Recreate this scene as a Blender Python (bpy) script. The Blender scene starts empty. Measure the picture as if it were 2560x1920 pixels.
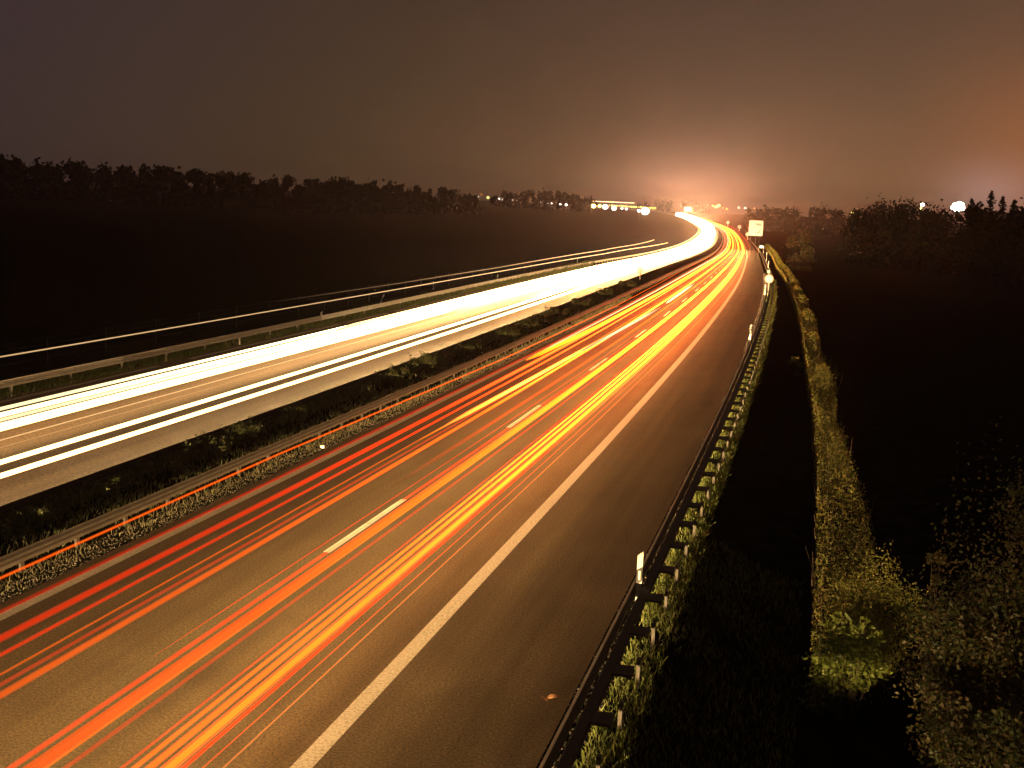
import bpy, math, random
import numpy as np
from mathutils import Matrix, Vector

# ------------------------------------------------------------------ camera, sky, exposure
sc = bpy.context.scene
F_PX, PITCH, ROLL, CAM_H = 3000.0, math.atan((960 - 512) / 3000.0), 0.04, 8.545
cam_data = bpy.data.cameras.new('camera')
cam_data.sensor_width = 36.0
cam_data.lens = F_PX / 2560 * 36.0
cam_data.clip_start = 0.1
cam_data.clip_end = 12000
cam = bpy.data.objects.new('camera', cam_data)
sc.collection.objects.link(cam)
_F = Vector((0, math.cos(PITCH), -math.sin(PITCH)))
_U0 = Vector((0, math.sin(PITCH), math.cos(PITCH)))
_R0 = Vector((1, 0, 0))
_R = _R0 * math.cos(ROLL) + _U0 * math.sin(ROLL)
_U = -_R0 * math.sin(ROLL) + _U0 * math.cos(ROLL)
_m = Matrix((_R, _U, -_F)).transposed().to_4x4()
_m.translation = Vector((0, 0, CAM_H))
cam.matrix_world = _m
sc.camera = cam

world = bpy.data.worlds.new('World')
sc.world = world
world.use_nodes = True


def build_sky():
    nt = world.node_tree
    N, L = nt.nodes, nt.links
    bg = N['Background']
    tc = N.new('ShaderNodeTexCoord')
    sep = N.new('ShaderNodeSeparateXYZ')
    L.new(tc.outputs['Generated'], sep.inputs[0])

    def ramp(src, a, b, stops):
        mr = N.new('ShaderNodeMapRange')
        mr.inputs['From Min'].default_value = a
        mr.inputs['From Max'].default_value = b
        L.new(src, mr.inputs['Value'])
        r = N.new('ShaderNodeValToRGB')
        e = r.color_ramp.elements
        e[0].position, e[0].color = stops[0][0], (*stops[0][1], 1)
        e[1].position, e[1].color = stops[-1][0], (*stops[-1][1], 1)
        for p, c in stops[1:-1]:
            k = e.new(p)
            k.color = (*c, 1)
        L.new(mr.outputs[0], r.inputs[0])
        return r.outputs[0]
    # horizon colours by azimuth (x of the direction), then higher up
    low = ramp(sep.outputs['X'], -0.42, 0.42, SKY_LOW)
    high = ramp(sep.outputs['X'], -0.42, 0.42, SKY_HIGH)
    mr = N.new('ShaderNodeMapRange')
    mr.interpolation_type = 'SMOOTHSTEP'
    mr.inputs['From Min'].default_value = -0.01
    mr.inputs['From Max'].default_value = 0.19
    L.new(sep.outputs['Z'], mr.inputs['Value'])
    mx = N.new('ShaderNodeMix')
    mx.data_type = 'RGBA'
    L.new(mr.outputs[0], mx.inputs['Factor'])
    L.new(low, mx.inputs['A'])
    L.new(high, mx.inputs['B'])
    out = mx.outputs['Result']
    # town glow and other soft glows added to the sky colour, low down
    for (dx, dy, dz, wid, col) in SKY_GLOWS:
        v = N.new('ShaderNodeVectorMath')
        v.operation = 'SUBTRACT'
        v.inputs[1].default_value = (dx, dy, dz)
        L.new(tc.outputs['Generated'], v.inputs[0])
        sc_ = N.new('ShaderNodeVectorMath')
        sc_.operation = 'MULTIPLY'
        sc_.inputs[1].default_value = (1 / wid, 1 / wid, 1.5 / wid)
        L.new(v.outputs[0], sc_.inputs[0])
        ln = N.new('ShaderNodeVectorMath')
        ln.operation = 'LENGTH'
        L.new(sc_.outputs[0], ln.inputs[0])
        p = N.new('ShaderNodeMath')
        p.operation = 'MULTIPLY'
        L.new(ln.outputs['Value'], p.inputs[0])
        L.new(ln.outputs['Value'], p.inputs[1])
        e = N.new('ShaderNodeMath')
        e.operation = 'POWER'
        e.inputs[0].default_value = 0.37
        L.new(p.outputs[0], e.inputs[1])
        m2 = N.new('ShaderNodeMix')
        m2.data_type = 'RGBA'
        m2.blend_type = 'ADD'
        m2.clamp_factor = False
        L.new(e.outputs[0], m2.inputs['Factor'])
        L.new(out, m2.inputs['A'])
        m2.inputs['B'].default_value = (*col, 1)
        out = m2.outputs['Result']
    L.new(out, bg.inputs['Color'])
    bg.inputs['Strength'].default_value = 1.0


SKY_LOW = [(0.0, (.044, 0.0277, .025)), (0.3, (.066, 0.0392, .019)), (0.55, (.112, 0.0649, .032)),
           (0.7, (.155, 0.0917, .050)), (0.85, (.19, 0.0993, .046)), (1.0, (.33, 0.1194, .045))]
SKY_HIGH = [(0.0, (.0435, 0.0277, .030)), (0.4, (.059, 0.0344, .021)), (0.65, (.083, 0.0478, .031)),
            (1.0, (.118, 0.0630, .037))]
SKY_GLOWS = [(.135, .99, .010, .055, (.19, .095, .085)), (.36, .93, .02, .035, (.14, .11, .12)), (.42, .90, .06, .09, (.07, .018, .004))]
build_sky()
sc.view_settings.view_transform = 'Standard'
sc.view_settings.look = 'None'
sc.view_settings.exposure = 0.0
sc.view_settings.gamma = 1.0
sc.cycles.use_denoising = True
sc.cycles.max_bounces = 5
sc.cycles.diffuse_bounces = 2
sc.cycles.glossy_bounces = 2
sc.cycles.volume_bounces = 0
sc.cycles.transparent_max_bounces = 40
sc.cycles.sample_clamp_indirect = 4.0
sc.cycles.use_light_tree = True

HEADLAMP_WATTS = 1450.0      # per metre of lane; every spot of the head lamps of the receding cars
WHITE_TRAIL = 4.3
HAZE_DENSITY = 0.00017

# ------------------------------------------------------------------ the line of the road
KN = [-60, 60, 160, 260, 360, 460, 560, 700, 900, 1200, 1600, 2200]
KV = [0.43602, -0.31962, -0.29751, 0.04194, -0.13761, -0.05784, -0.0596, -0.05661, -0.17852, -0.0138, -0.15097, -0.07099]
ZN = [-60, 150, 300, 450, 600, 800, 1000, 1400, 2200]
ZV = [0, 0, -2.62015, -4.2194, -4.78605, -4.49391, -3.38787, -0.26413, 7.44576]
DS = 4.0
S = np.arange(-60, 2300, DS)
_k = 1e-3 * np.interp(S, KN, KV)
TH = np.cumsum(_k) * DS
_i0 = 15
TH = TH - TH[_i0] + 0.24329
PX = np.cumsum(np.sin(TH)) * DS
PY = np.cumsum(np.cos(TH)) * DS
PX = PX - PX[_i0] - 11.3569
PY = PY - PY[_i0]
_z = np.interp(S, ZN, ZV)
PZ = np.convolve(np.pad(_z, 15, 'edge'), np.ones(31) / 31, 'valid')


def line(s):
    s = np.asarray(s, float)
    th = np.interp(s, S, TH)
    ex = np.where(s < S[0], s - S[0], np.where(s > S[-1], s - S[-1], 0.0))
    return np.interp(s, S, PX) + ex * np.sin(th), np.interp(s, S, PY) + ex * np.cos(th), np.interp(s, S, PZ), th


def P(s, o, z=0.0):
    """points at s metres along the road, o metres to the right of the lane dashes, z above the road"""
    x, y, zz, th = line(s)
    return np.stack(np.broadcast_arrays(x + o * np.cos(th), y - o * np.sin(th), zz + z), -1)


def SO(x, y):
    d = (PX - x) ** 2 + (PY - y) ** 2
    i = int(np.argmin(d))
    return (S[i] + (x - PX[i]) * math.sin(TH[i]) + (y - PY[i]) * math.cos(TH[i]),
            (x - PX[i]) * math.cos(TH[i]) - (y - PY[i]) * math.sin(TH[i]))


PROF_O = [-2200, -900, -420, -300, -160, -60, -40, -30, -24, -21.0, -20.4, -9, -8.4, -8.1, -7.2, -6.2, -5.3, -4.85, 7.2, 7.6, 8.7, 9.3, 10.4, 11.4, 13, 20, 60, 300, 2400]
PROF_Z = [12, 10.5, 9, 6.2, 2.4, -.9, -1.2, -1.1, -.6, -.05, -.05, -.05, -.03, .36, .34, .30, .17, -.03, -.05, -.02, -.03, -.25, -.8, -1.05, -1.0, -1.2, -1.6, -1.0, 2.0]


def gz(s, o):
    """ground height"""
    return np.interp(s, S, PZ) + np.interp(o, PROF_O, PROF_Z)


def gxy(x, y):
    s, o = SO(x, y)
    return float(gz(s, o))


def pix(u, v, dist):
    """world point seen at pixel (u, v) of the 2560 px photograph, dist metres away on the level"""
    a, b = u - 1280, v - 960
    c, s_ = math.cos(ROLL), math.sin(ROLL)
    uu, vv = a * c + b * s_, -a * s_ + b * c
    y = F_PX * math.cos(PITCH) - vv * math.sin(PITCH)
    z = -F_PX * math.sin(PITCH) - vv * math.cos(PITCH)
    k = dist / math.hypot(uu, y)
    return Vector((uu * k, y * k, CAM_H + z * k))


# ------------------------------------------------------------------ helpers
COL = sc.collection


def tag(o, label=None, cat=None, group=None, kind=None):
    if label: o['label'] = label
    if cat: o['category'] = cat
    if group: o['group'] = group
    if kind: o['kind'] = kind
    return o


def empty(name, loc, rz=0.0):
    o = bpy.data.objects.new(name, None)
    COL.objects.link(o)
    o.location = loc
    o.rotation_euler = (0, 0, rz)
    o.empty_display_size = 0.2
    return o


def copy_tree(o, parent=None):
    c = o.copy()
    COL.objects.link(c)
    c.parent = parent
    for ch in [k for k in bpy.data.objects if k.parent == o]:
        copy_tree(ch, c)
    return c


class MB:
    """collects faces, then links them as one mesh object"""

    def __init__(self):
        self.v, self.f, self.m, self.att, self.n = [], [], [], [], 0

    def add(self, verts, faces, mat=0, att=None):
        verts = np.asarray(verts, float).reshape(-1, 3)
        b = self.n
        self.v.append(verts)
        self.n += len(verts)
        self.f += [tuple(b + i for i in f) for f in faces]
        self.m += [mat] * len(faces)
        if att is None: att = np.zeros(len(verts))
        self.att.append(np.broadcast_to(np.asarray(att, float), (len(verts),)).copy())

    def box(self, c, size, rz=0.0, mat=0, taper=1.0, rx=0.0):
        sx, sy, sz = [k / 2 for k in size]
        p = []
        for z in (-1, 1):
            t = taper if z > 0 else 1.0
            for x, y in ((-1, -1), (1, -1), (1, 1), (-1, 1)):
                p.append((x * sx * t, y * sy * t, z * sz))
        p = np.array(p)
        if rx:
            cr, sr = math.cos(rx), math.sin(rx)
            p = np.stack([p[:, 0], p[:, 1] * cr - p[:, 2] * sr, p[:, 1] * sr + p[:, 2] * cr], -1)
        cz, sz_ = math.cos(rz), math.sin(rz)
        q = np.stack([p[:, 0] * cz - p[:, 1] * sz_ + c[0], p[:, 0] * sz_ + p[:, 1] * cz + c[1], p[:, 2] + c[2]], -1)
        self.add(q, [(0, 3, 2, 1), (4, 5, 6, 7), (0, 1, 5, 4), (1, 2, 6, 5), (2, 3, 7, 6), (3, 0, 4, 7)], mat)

    def cyl(self, a, b, r0, r1=None, n=10, mat=0, att=None):
        r1 = r0 if r1 is None else r1
        a, b = Vector(a), Vector(b)
        d = (b - a).normalized()
        u = d.orthogonal().normalized()
        w = d.cross(u)
        pts = []
        for c, r in ((a, r0), (b, r1)):
            for i in range(n):
                t = 2 * math.pi * i / n
                pts.append(c + u * (r * math.cos(t)) + w * (r * math.sin(t)))
        fs = [(i, (i + 1) % n, n + (i + 1) % n, n + i) for i in range(n)]
        fs += [tuple(range(n - 1, -1, -1)), tuple(range(n, 2 * n))]
        self.add([tuple(p) for p in pts], fs, mat, att)

    def quads(self, q, mat=0, att=None):
        """q: (n,4,3) separate quads; att (n,)"""
        n = len(q)
        b = self.n
        self.v.append(q.reshape(-1, 3))
        self.n += 4 * n
        idx = (b + np.arange(4 * n).reshape(n, 4)).tolist()
        self.f += [tuple(i) for i in idx]
        self.m += [mat] * n
        self.att.append(np.repeat(np.zeros(n) if att is None else att, 4))

    def build(self, name, mats, parent=None, smooth=False, at=None, kind=None):
        me = bpy.data.meshes.new(name)
        v = np.concatenate(self.v) if self.v else np.zeros((0, 3))
        if at is not None:
            v = v - np.array(at)
        me.from_pydata(v.tolist(), [], self.f)
        mats = mats if isinstance(mats, (list, tuple)) else [mats]
        for m in mats: me.materials.append(m)
        if len(mats) > 1: me.polygons.foreach_set('material_index', self.m)
        a = me.attributes.new('tint', 'FLOAT', 'POINT')
        a.data.foreach_set('value', np.concatenate(self.att).astype(np.float32))
        if smooth: me.polygons.foreach_set('use_smooth', [True] * len(me.polygons))
        me.update()
        o = bpy.data.objects.new(name, me)
        COL.objects.link(o)
        if parent is not None: o.parent = parent
        elif at is not None: o.location = at
        if kind: o['kind'] = kind
        return o


def sweep(mb, ss, prof, mat=0, closed=True, att=None, off=None):
    """carry a cross section (list of (o, z)) along the road"""
    prof = np.array(prof, float)
    n, k = len(ss), len(prof)
    dz = np.zeros(n) if off is None else off
    pts = np.stack([P(ss, prof[j, 0], prof[j, 1] + dz) for j in range(k)], 1)
    fs = []
    for i in range(n - 1):
        for j in range(k if closed else k - 1):
            a, b = i * k + j, i * k + (j + 1) % k
            fs.append((a, a + k, b + k, b))
    if closed:
        fs += [tuple(range(k)), tuple((n - 1) * k + j for j in range(k - 1, -1, -1))]
    at = None if att is None else np.repeat(att, k)
    mb.add(pts.reshape(-1, 3), fs, mat, at)


def srange(a, b, near=2.0, grow=0.012):
    out = [a]
    while out[-1] < b:
        out.append(out[-1] + max(near, (out[-1]) * grow + near * .5))
    out[-1] = b
    return np.array(out)


# ------------------------------------------------------------------ materials
def new_mat(name):
    m = bpy.data.materials.new(name)
    m.use_nodes = True
    m.node_tree.nodes.clear()
    return m, m.node_tree.nodes, m.node_tree.links


def principled(name, stops, scale=5.0, rough=0.8, detail=6.0, bump=0.0, bump_scale=None, metallic=0.0, coord='Object',
               use_tint=False, spec=0.5, stretch=None, sss=0.0, trans=0.0):
    m, N, L = new_mat(name)
    out = N.new('ShaderNodeOutputMaterial')
    b = N.new('ShaderNodeBsdfPrincipled')
    b.inputs['Roughness'].default_value = rough
    b.inputs['Metallic'].default_value = metallic
    b.inputs['Specular IOR Level'].default_value = spec
    tc = N.new('ShaderNodeTexCoord')
    src = tc.outputs[coord]
    if stretch:
        mp = N.new('ShaderNodeMapping')
        mp.inputs['Scale'].default_value = stretch
        L.new(src, mp.inputs[0])
        src = mp.outputs[0]
    no = N.new('ShaderNodeTexNoise')
    no.inputs['Scale'].default_value = scale
    no.inputs['Detail'].default_value = detail
    no.inputs['Roughness'].default_value = 0.65
    L.new(src, no.inputs['Vector'])
    r = N.new('ShaderNodeValToRGB')
    e = r.color_ramp.elements
    e[0].position, e[0].color = (0.0 if use_tint else 0.3), (*stops[0], 1)
    e[1].position, e[1].color = (1.0 if use_tint else 0.7), (*stops[-1], 1)
    for i, c in enumerate(stops[1:-1]):
        k = e.new(e[0].position + (i + 1) / (len(stops) - 1) * (0.4 if not use_tint else 1.0))
        k.color = (*c, 1)
    if use_tint:
        at = N.new('ShaderNodeAttribute')
        at.attribute_name = 'tint'
        L.new(at.outputs['Fac'], r.inputs[0])
    else:
        L.new(no.outputs['Fac'], r.inputs[0])
    L.new(r.outputs[0], b.inputs['Base Color'])
    if bump:
        n2 = N.new('ShaderNodeTexNoise')
        n2.inputs['Scale'].default_value = bump_scale or scale * 4
        n2.inputs['Detail'].default_value = 4
        L.new(src, n2.inputs['Vector'])
        bp = N.new('ShaderNodeBump')
        bp.inputs['Strength'].default_value = bump
        bp.inputs['Distance'].default_value = 0.02
        L.new(n2.outputs['Fac'], bp.inputs['Height'])
        L.new(bp.outputs[0], b.inputs['Normal'])
    if trans:
        tr = N.new('ShaderNodeBsdfTranslucent')
        L.new(r.outputs[0], tr.inputs['Color'])
        mx = N.new('ShaderNodeMixShader')
        mx.inputs[0].default_value = trans
        L.new(b.outputs[0], mx.inputs[1])
        L.new(tr.outputs[0], mx.inputs[2])
        L.new(mx.outputs[0], out.inputs['Surface'])
    else:
        L.new(b.outputs[0], out.inputs['Surface'])
    return m


def light_mat(name, col, alpha=1.0):
    """glowing light; brightness comes from the 'tint' attribute of the mesh. alpha < 1: a soft, see-through glow"""
    m, N, L = new_mat(name)
    out = N.new('ShaderNodeOutputMaterial')
    em = N.new('ShaderNodeEmission')
    em.inputs['Color'].default_value = (*col, 1)
    at = N.new('ShaderNodeAttribute')
    at.attribute_name = 'tint'
    L.new(at.outputs['Fac'], em.inputs['Strength'])
    if alpha < 1:
        tr = N.new('ShaderNodeBsdfTransparent')
        tv = .72 if alpha >= .5 else .92
        tr.inputs['Color'].default_value = (tv, tv, tv, 1)
        ad = N.new('ShaderNodeAddShader')      # light adds to what is behind it
        L.new(tr.outputs[0], ad.inputs[0])
        L.new(em.outputs[0], ad.inputs[1])
        L.new(ad.outputs[0], out.inputs['Surface'])
    else:
        L.new(em.outputs[0], out.inputs['Surface'])
    return m


def asphalt(name, dark, lite, ripple=False, grain=20):
    m, N, L = new_mat(name)
    out = N.new('ShaderNodeOutputMaterial')
    b = N.new('ShaderNodeBsdfPrincipled')
    b.inputs['Roughness'].default_value = 0.72
    b.inputs['Specular IOR Level'].default_value = 0.35
    tc = N.new('ShaderNodeTexCoord')
    fine = N.new('ShaderNodeTexNoise')
    fine.inputs['Scale'].default_value = grain
    fine.inputs['Detail'].default_value = 5
    fine.inputs['Roughness'].default_value = .8
    L.new(tc.outputs['Object'], fine.inputs['Vector'])
    big = N.new('ShaderNodeTexNoise')
    big.inputs['Scale'].default_value = 0.35
    big.inputs['Detail'].default_value = 5
    L.new(tc.outputs['Object'], big.inputs['Vector'])
    r = N.new('ShaderNodeValToRGB')
    r.color_ramp.elements[0].position, r.color_ramp.elements[0].color = .40, (*[c * .6 for c in dark], 1)
    r.color_ramp.elements[1].position, r.color_ramp.elements[1].color = .62, (*[c * 1.3 for c in lite], 1)
    L.new(fine.outputs['Fac'], r.inputs[0])
    r2 = N.new('ShaderNodeValToRGB')
    r2.color_ramp.elements[0].position, r2.color_ramp.elements[0].color = .3, (.88, .88, .88, 1)
    r2.color_ramp.elements[1].position, r2.color_ramp.elements[1].color = .7, (1.1, 1.1, 1.1, 1)
    L.new(big.outputs['Fac'], r2.inputs[0])
    mu = N.new('ShaderNodeMix')
    mu.data_type = 'RGBA'
    mu.blend_type = 'MULTIPLY'
    mu.inputs['Factor'].default_value = 1
    L.new(r.outputs[0], mu.inputs['A'])
    L.new(r2.outputs[0], mu.inputs['B'])
    col = mu.outputs['Result']
    mp0 = N.new('ShaderNodeMapping')
    mp0.inputs['Scale'].default_value = (.035, 1.1, 1)
    L.new(tc.outputs['UV'], mp0.inputs[0])
    st = N.new('ShaderNodeTexNoise')
    st.inputs['Scale'].default_value = 1.6
    st.inputs['Detail'].default_value = 5
    L.new(mp0.outputs[0], st.inputs['Vector'])
    r4 = N.new('ShaderNodeValToRGB')
    r4.color_ramp.elements[0].position, r4.color_ramp.elements[0].color = .32, (.72, .70, .68, 1)
    r4.color_ramp.elements[1].position, r4.color_ramp.elements[1].color = .66, (1.18, 1.17, 1.15, 1)
    L.new(st.outputs['Fac'], r4.inputs[0])
    mu4 = N.new('ShaderNodeMix')
    mu4.data_type = 'RGBA'
    mu4.blend_type = 'MULTIPLY'
    mu4.inputs['Factor'].default_value = 1
    L.new(col, mu4.inputs['A'])
    L.new(r4.outputs[0], mu4.inputs['B'])
    col = mu4.outputs['Result']
    # bright aggregate chips
    vo = N.new('ShaderNodeTexVoronoi')
    vo.inputs['Scale'].default_value = 28
    L.new(tc.outputs['Object'], vo.inputs['Vector'])
    lt = N.new('ShaderNodeMath')
    lt.operation = 'LESS_THAN'
    lt.inputs[1].default_value = 0.13
    L.new(vo.outputs['Distance'], lt.inputs[0])
    m3 = N.new('ShaderNodeMix')
    m3.data_type = 'RGBA'
    L.new(lt.outputs[0], m3.inputs['Factor'])
    L.new(col, m3.inputs['A'])
    m3.inputs['B'].default_value = (lite[0] * 2.2, lite[1] * 2.1, lite[2] * 2.0, 1)
    L.new(m3.outputs['Result'], b.inputs['Base Color'])
    h = fine.outputs['Fac']
    bp = N.new('ShaderNodeBump')
    bp.inputs['Strength'].default_value = .5
    bp.inputs['Distance'].default_value = .012
    L.new(h, bp.inputs['Height'])
    nrm = bp.outputs[0]
    if ripple:
        # shallow transverse waves left by the paver: uv = (along, across)
        mp = N.new('ShaderNodeMapping')
        mp.inputs['Scale'].default_value = (1, .18, 1)
        L.new(tc.outputs['UV'], mp.inputs[0])
        wv = N.new('ShaderNodeTexWave')
        wv.bands_direction = 'X'
        wv.inputs['Scale'].default_value = 4.2
        wv.inputs['Distortion'].default_value = 4.5
        wv.inputs['Detail'].default_value = 2
        wv.inputs['Detail Scale'].default_value = 2.0
        L.new(mp.outputs[0], wv.inputs['Vector'])
        pn = N.new('ShaderNodeTexNoise')
        pn.inputs['Scale'].default_value = .45
        L.new(tc.outputs['Object'], pn.inputs['Vector'])
        rr = N.new('ShaderNodeMapRange')
        rr.inputs['From Min'].default_value = .42
        rr.inputs['From Max'].default_value = .62
        rr.inputs['To Max'].default_value = .22
        L.new(pn.outputs['Fac'], rr.inputs['Value'])
        b2 = N.new('ShaderNodeBump')
        b2.inputs['Distance'].default_value = .03
        L.new(rr.outputs[0], b2.inputs['Strength'])
        L.new(wv.outputs['Fac'], b2.inputs['Height'])
        L.new(nrm, b2.inputs['Normal'])
        nrm = b2.outputs[0]
    L.new(nrm, b.inputs['Normal'])
    L.new(b.outputs[0], out.inputs['Surface'])
    return m


M = {}
M['asphalt'] = asphalt('asphalt', (.060, .042, .020), (.125, .088, .042))
M['shoulder'] = asphalt('shoulder_asphalt', (.060, .042, .022), (.125, .088, .046), ripple=True)
M['asphalt_pale'] = asphalt('pale_asphalt', (.070, .043, .021), (.165, .102, .052), grain=9)
M['line'] = principled('road_paint', [(.16, .13, .09), (.42, .37, .28), (.56, .50, .40)], scale=17, rough=.6, bump=.3)
M['line_bright'] = principled('fresh_road_paint', [(.60, .56, .46), (.78, .74, .62)], scale=30, rough=.6, bump=.2)
M['line_worn'] = principled('worn_road_paint', [(.16, .13, .09), (.36, .31, .22), (.42, .36, .27)], scale=34, rough=.7, bump=.4)
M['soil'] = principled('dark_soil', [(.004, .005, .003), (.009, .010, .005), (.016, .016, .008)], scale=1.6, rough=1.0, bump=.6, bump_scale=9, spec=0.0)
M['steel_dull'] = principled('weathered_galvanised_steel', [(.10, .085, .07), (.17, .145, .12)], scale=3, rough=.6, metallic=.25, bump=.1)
M['steel_mid'] = principled('dull_galvanised_steel', [(.32, .27, .21), (.44, .38, .30)], scale=4, rough=.6)
M['steel_med'] = principled('brownish_weathered_steel', [(.065, .052, .042), (.11, .09, .07)], scale=3, rough=.6, metallic=.2, bump=.1)
M['steel_dark'] = principled('dark_weathered_steel', [(.035, .028, .022), (.06, .048, .036)], scale=4, rough=.7, metallic=.2, bump=.1)
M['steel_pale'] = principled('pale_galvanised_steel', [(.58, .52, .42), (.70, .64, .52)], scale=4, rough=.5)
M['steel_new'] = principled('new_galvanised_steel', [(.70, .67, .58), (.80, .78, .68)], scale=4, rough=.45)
M['bolt'] = principled('bolt_steel', [(.03, .025, .02), (.06, .05, .04)], scale=9, rough=.6)
M['white_plastic'] = principled('white_plastic', [(.78, .78, .70), (.84, .84, .78)], scale=8, rough=.45)
M['black_plastic'] = principled('black_plastic', [(.008, .008, .009), (.02, .02, .02)], scale=8, rough=.5)
M['reflector'] = principled('pale_reflector', [(.82, .82, .72), (.88, .88, .8)], scale=60, rough=.25)
M['sign_white'] = principled('sign_white', [(.60, .76, .90), (.66, .82, .94)], scale=2, rough=.35)
M['sign_ring'] = principled('sign_pale_red', [(.62, .30, .24), (.72, .38, .30)], scale=5, rough=.4)  # plain pale red for the sign rim
M['sign_blue'] = principled('sign_pale_blue', [(.06, .26, .36), (.10, .34, .44)], scale=3, rough=.35)
M['sign_edge'] = principled('sign_edge_dark', [(.03, .03, .04), (.05, .05, .06)], scale=3, rough=.5)
M['leaf_hedge'] = principled('hedge_leaves', [(.15, .10, .022), (.13, .15, .022), (.20, .21, .035), (.29, .20, .05)], use_tint=True, rough=.6, trans=.25)
M['leaf_bright'] = principled('bright_leaves', [(.06, .08, .012), (.11, .14, .02), (.16, .19, .035)], use_tint=True, rough=.5, trans=.25)
M['leaf_dark'] = principled('dark_shrub_leaves', [(.014, .022, .005), (.032, .044, .007), (.056, .034, .008), (.048, .048, .010)], use_tint=True, rough=.6, trans=.2)
M['leaf_median'] = principled('median_leaves', [(.035, .045, .014), (.08, .10, .03), (.13, .14, .05)], use_tint=True, rough=.6, trans=.2)
M['leaf_wood'] = principled('wood_foliage', [(.016, .014, .007), (.034, .028, .015)], use_tint=True, rough=.9, spec=0.0)
M['leaf_black'] = principled('dark_grove_foliage', [(.006, .006, .003), (.014, .013, .006)], use_tint=True, rough=.9, spec=0.0)
M['bark'] = principled('bark', [(.03, .022, .014), (.06, .045, .028)], scale=6, rough=.9, bump=.4)
M['twig'] = principled('dry_twigs', [(.10, .075, .04), (.18, .14, .08)], scale=6, rough=.9)
M['grass'] = principled('grass_blades', [(.06, .09, .015), (.11, .14, .025), (.17, .16, .05)], use_tint=True, rough=.6, trans=.3)
M['dry_grass'] = principled('dry_grass', [(.025, .026, .008), (.06, .055, .022), (.13, .11, .06)], use_tint=True, rough=.8, trans=.2)
M['gravel'] = principled('gravel_stones', [(.016, .012, .008), (.040, .031, .021), (.11, .09, .07)], use_tint=True, rough=.8)
M['rust'] = principled('dried_leaf', [(.24, .11, .05), (.36, .19, .09)], scale=14, rough=.7)
M['wood_post'] = principled('grey_fence_wood', [(.035, .03, .022), (.06, .05, .038)], scale=5, rough=.9)
M['l_white'] = light_mat('headlight_white', (1.0, .60, .235))
M['l_white_soft'] = light_mat('headlight_white_soft', (1.0, .66, .32), .35)
M['l_cream'] = light_mat('headlight_cream', (1.0, .80, .42))
M['l_red'] = light_mat('tail_light_red', (1.0, .034, .003), .5)
M['l_red_soft'] = light_mat('tail_light_red_soft', (1.0, .040, .004), .4)
M['l_orange'] = light_mat('tail_light_orange', (1.0, .145, .004), .5)
M['l_orange_soft'] = light_mat('tail_light_orange_soft', (1.0, .10, .008), .42)
M['l_amber'] = light_mat('indicator_amber', (1.0, .52, .06))
M['l_brown'] = light_mat('marker_light_brown', (1.0, .30, .07), .4)
M['l_marker'] = light_mat('marker_light_cream', (1.0, .62, .28), .5)
M['l_lamp'] = light_mat('lamp_white', (1.0, .92, .80))
M['l_lamp_y'] = light_mat('lamp_yellow', (1.0, .80, .18))
M['l_lamp_o'] = light_mat('lamp_orange', (1.0, .35, .06))

# ------------------------------------------------------------------ ground sheet and roads
def build_ground():
    ss = np.concatenate([np.arange(-300, -20, 40), np.arange(-20, 60, 2), np.arange(60, 200, 5), np.arange(200, 700, 20),
                         np.arange(700, 2300, 60), [2400, 2700, 3200, 3800]])
    oo = np.array(sorted(set(PROF_O + [-1500, -600, -350, -220, -110, -80, -50, -35, -27, -22.5, -7, -6, -5.1, 8.2, 9.0, 9.8, 12.2, 16, 30, 120, 600, 1200])))
    v = []
    rng = np.random.default_rng(3)
    for s in ss:
        p = P(np.full(len(oo), s), oo, 0)
        p[:, 2] = gz(np.full(len(oo), min(s, 2296)), oo)
        off = (np.abs(oo) > 26)
        p[:, 2] += np.where(off, rng.normal(0, .12, len(oo)), 0)
        v.append(p)
    v = np.concatenate(v)
    n = len(oo)
    fs = [(i * n + j, i * n + j + 1, (i + 1) * n + j + 1, (i + 1) * n + j) for i in range(len(ss) - 1) for j in range(n - 1)]
    mb = MB()
    mb.add(v, fs)
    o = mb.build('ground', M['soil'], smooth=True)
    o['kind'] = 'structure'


build_ground()


def strip(name, o0, o1, z, mat, s0=-120, s1=2250, cross=1):
    ss = srange(s0, s1, 3.0, .01) if s0 > 0 else np.concatenate([np.arange(s0, 60, 3.0), srange(60, s1, 3.0, .01)])
    oo = np.linspace(o0, o1, cross + 1)
    pts = np.stack([P(ss, k, z) for k in oo], 1).reshape(-1, 3)
    n = len(oo)
    fs = [(i * n + j, i * n + j + 1, (i + 1) * n + j + 1, (i + 1) * n + j) for i in range(len(ss) - 1) for j in range(n - 1)]
    mb = MB()
    mb.add(pts, fs)
    ob = mb.build(name, mat)
    uv = ob.data.uv_layers.new(name='UVMap')
    li = np.zeros(len(ob.data.loops), int)
    ob.data.loops.foreach_get('vertex_index', li)
    su = np.repeat(ss, n)[li]
    ou = np.tile(oo, len(ss))[li]
    uv.data.foreach_set('uv', np.stack([su, ou], -1).reshape(-1).astype(np.float32))
    ob['kind'] = 'structure'
    return ob


strip('road', -4.75, 4.0, 0.0, M['asphalt'], cross=4)
strip('hard_shoulder', 4.0, 7.42, 0.0, M['shoulder'], cross=2)
strip('oncoming_road', -20.55, -8.45, 0.0, M['asphalt_pale'], cross=4)
strip('edge_marking', 3.88, 4.20, 0.004, M['line'], 2, 1500)
strip('edge_marking', -4.38, -4.09, 0.004, M['line'], 2, 1500)


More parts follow.
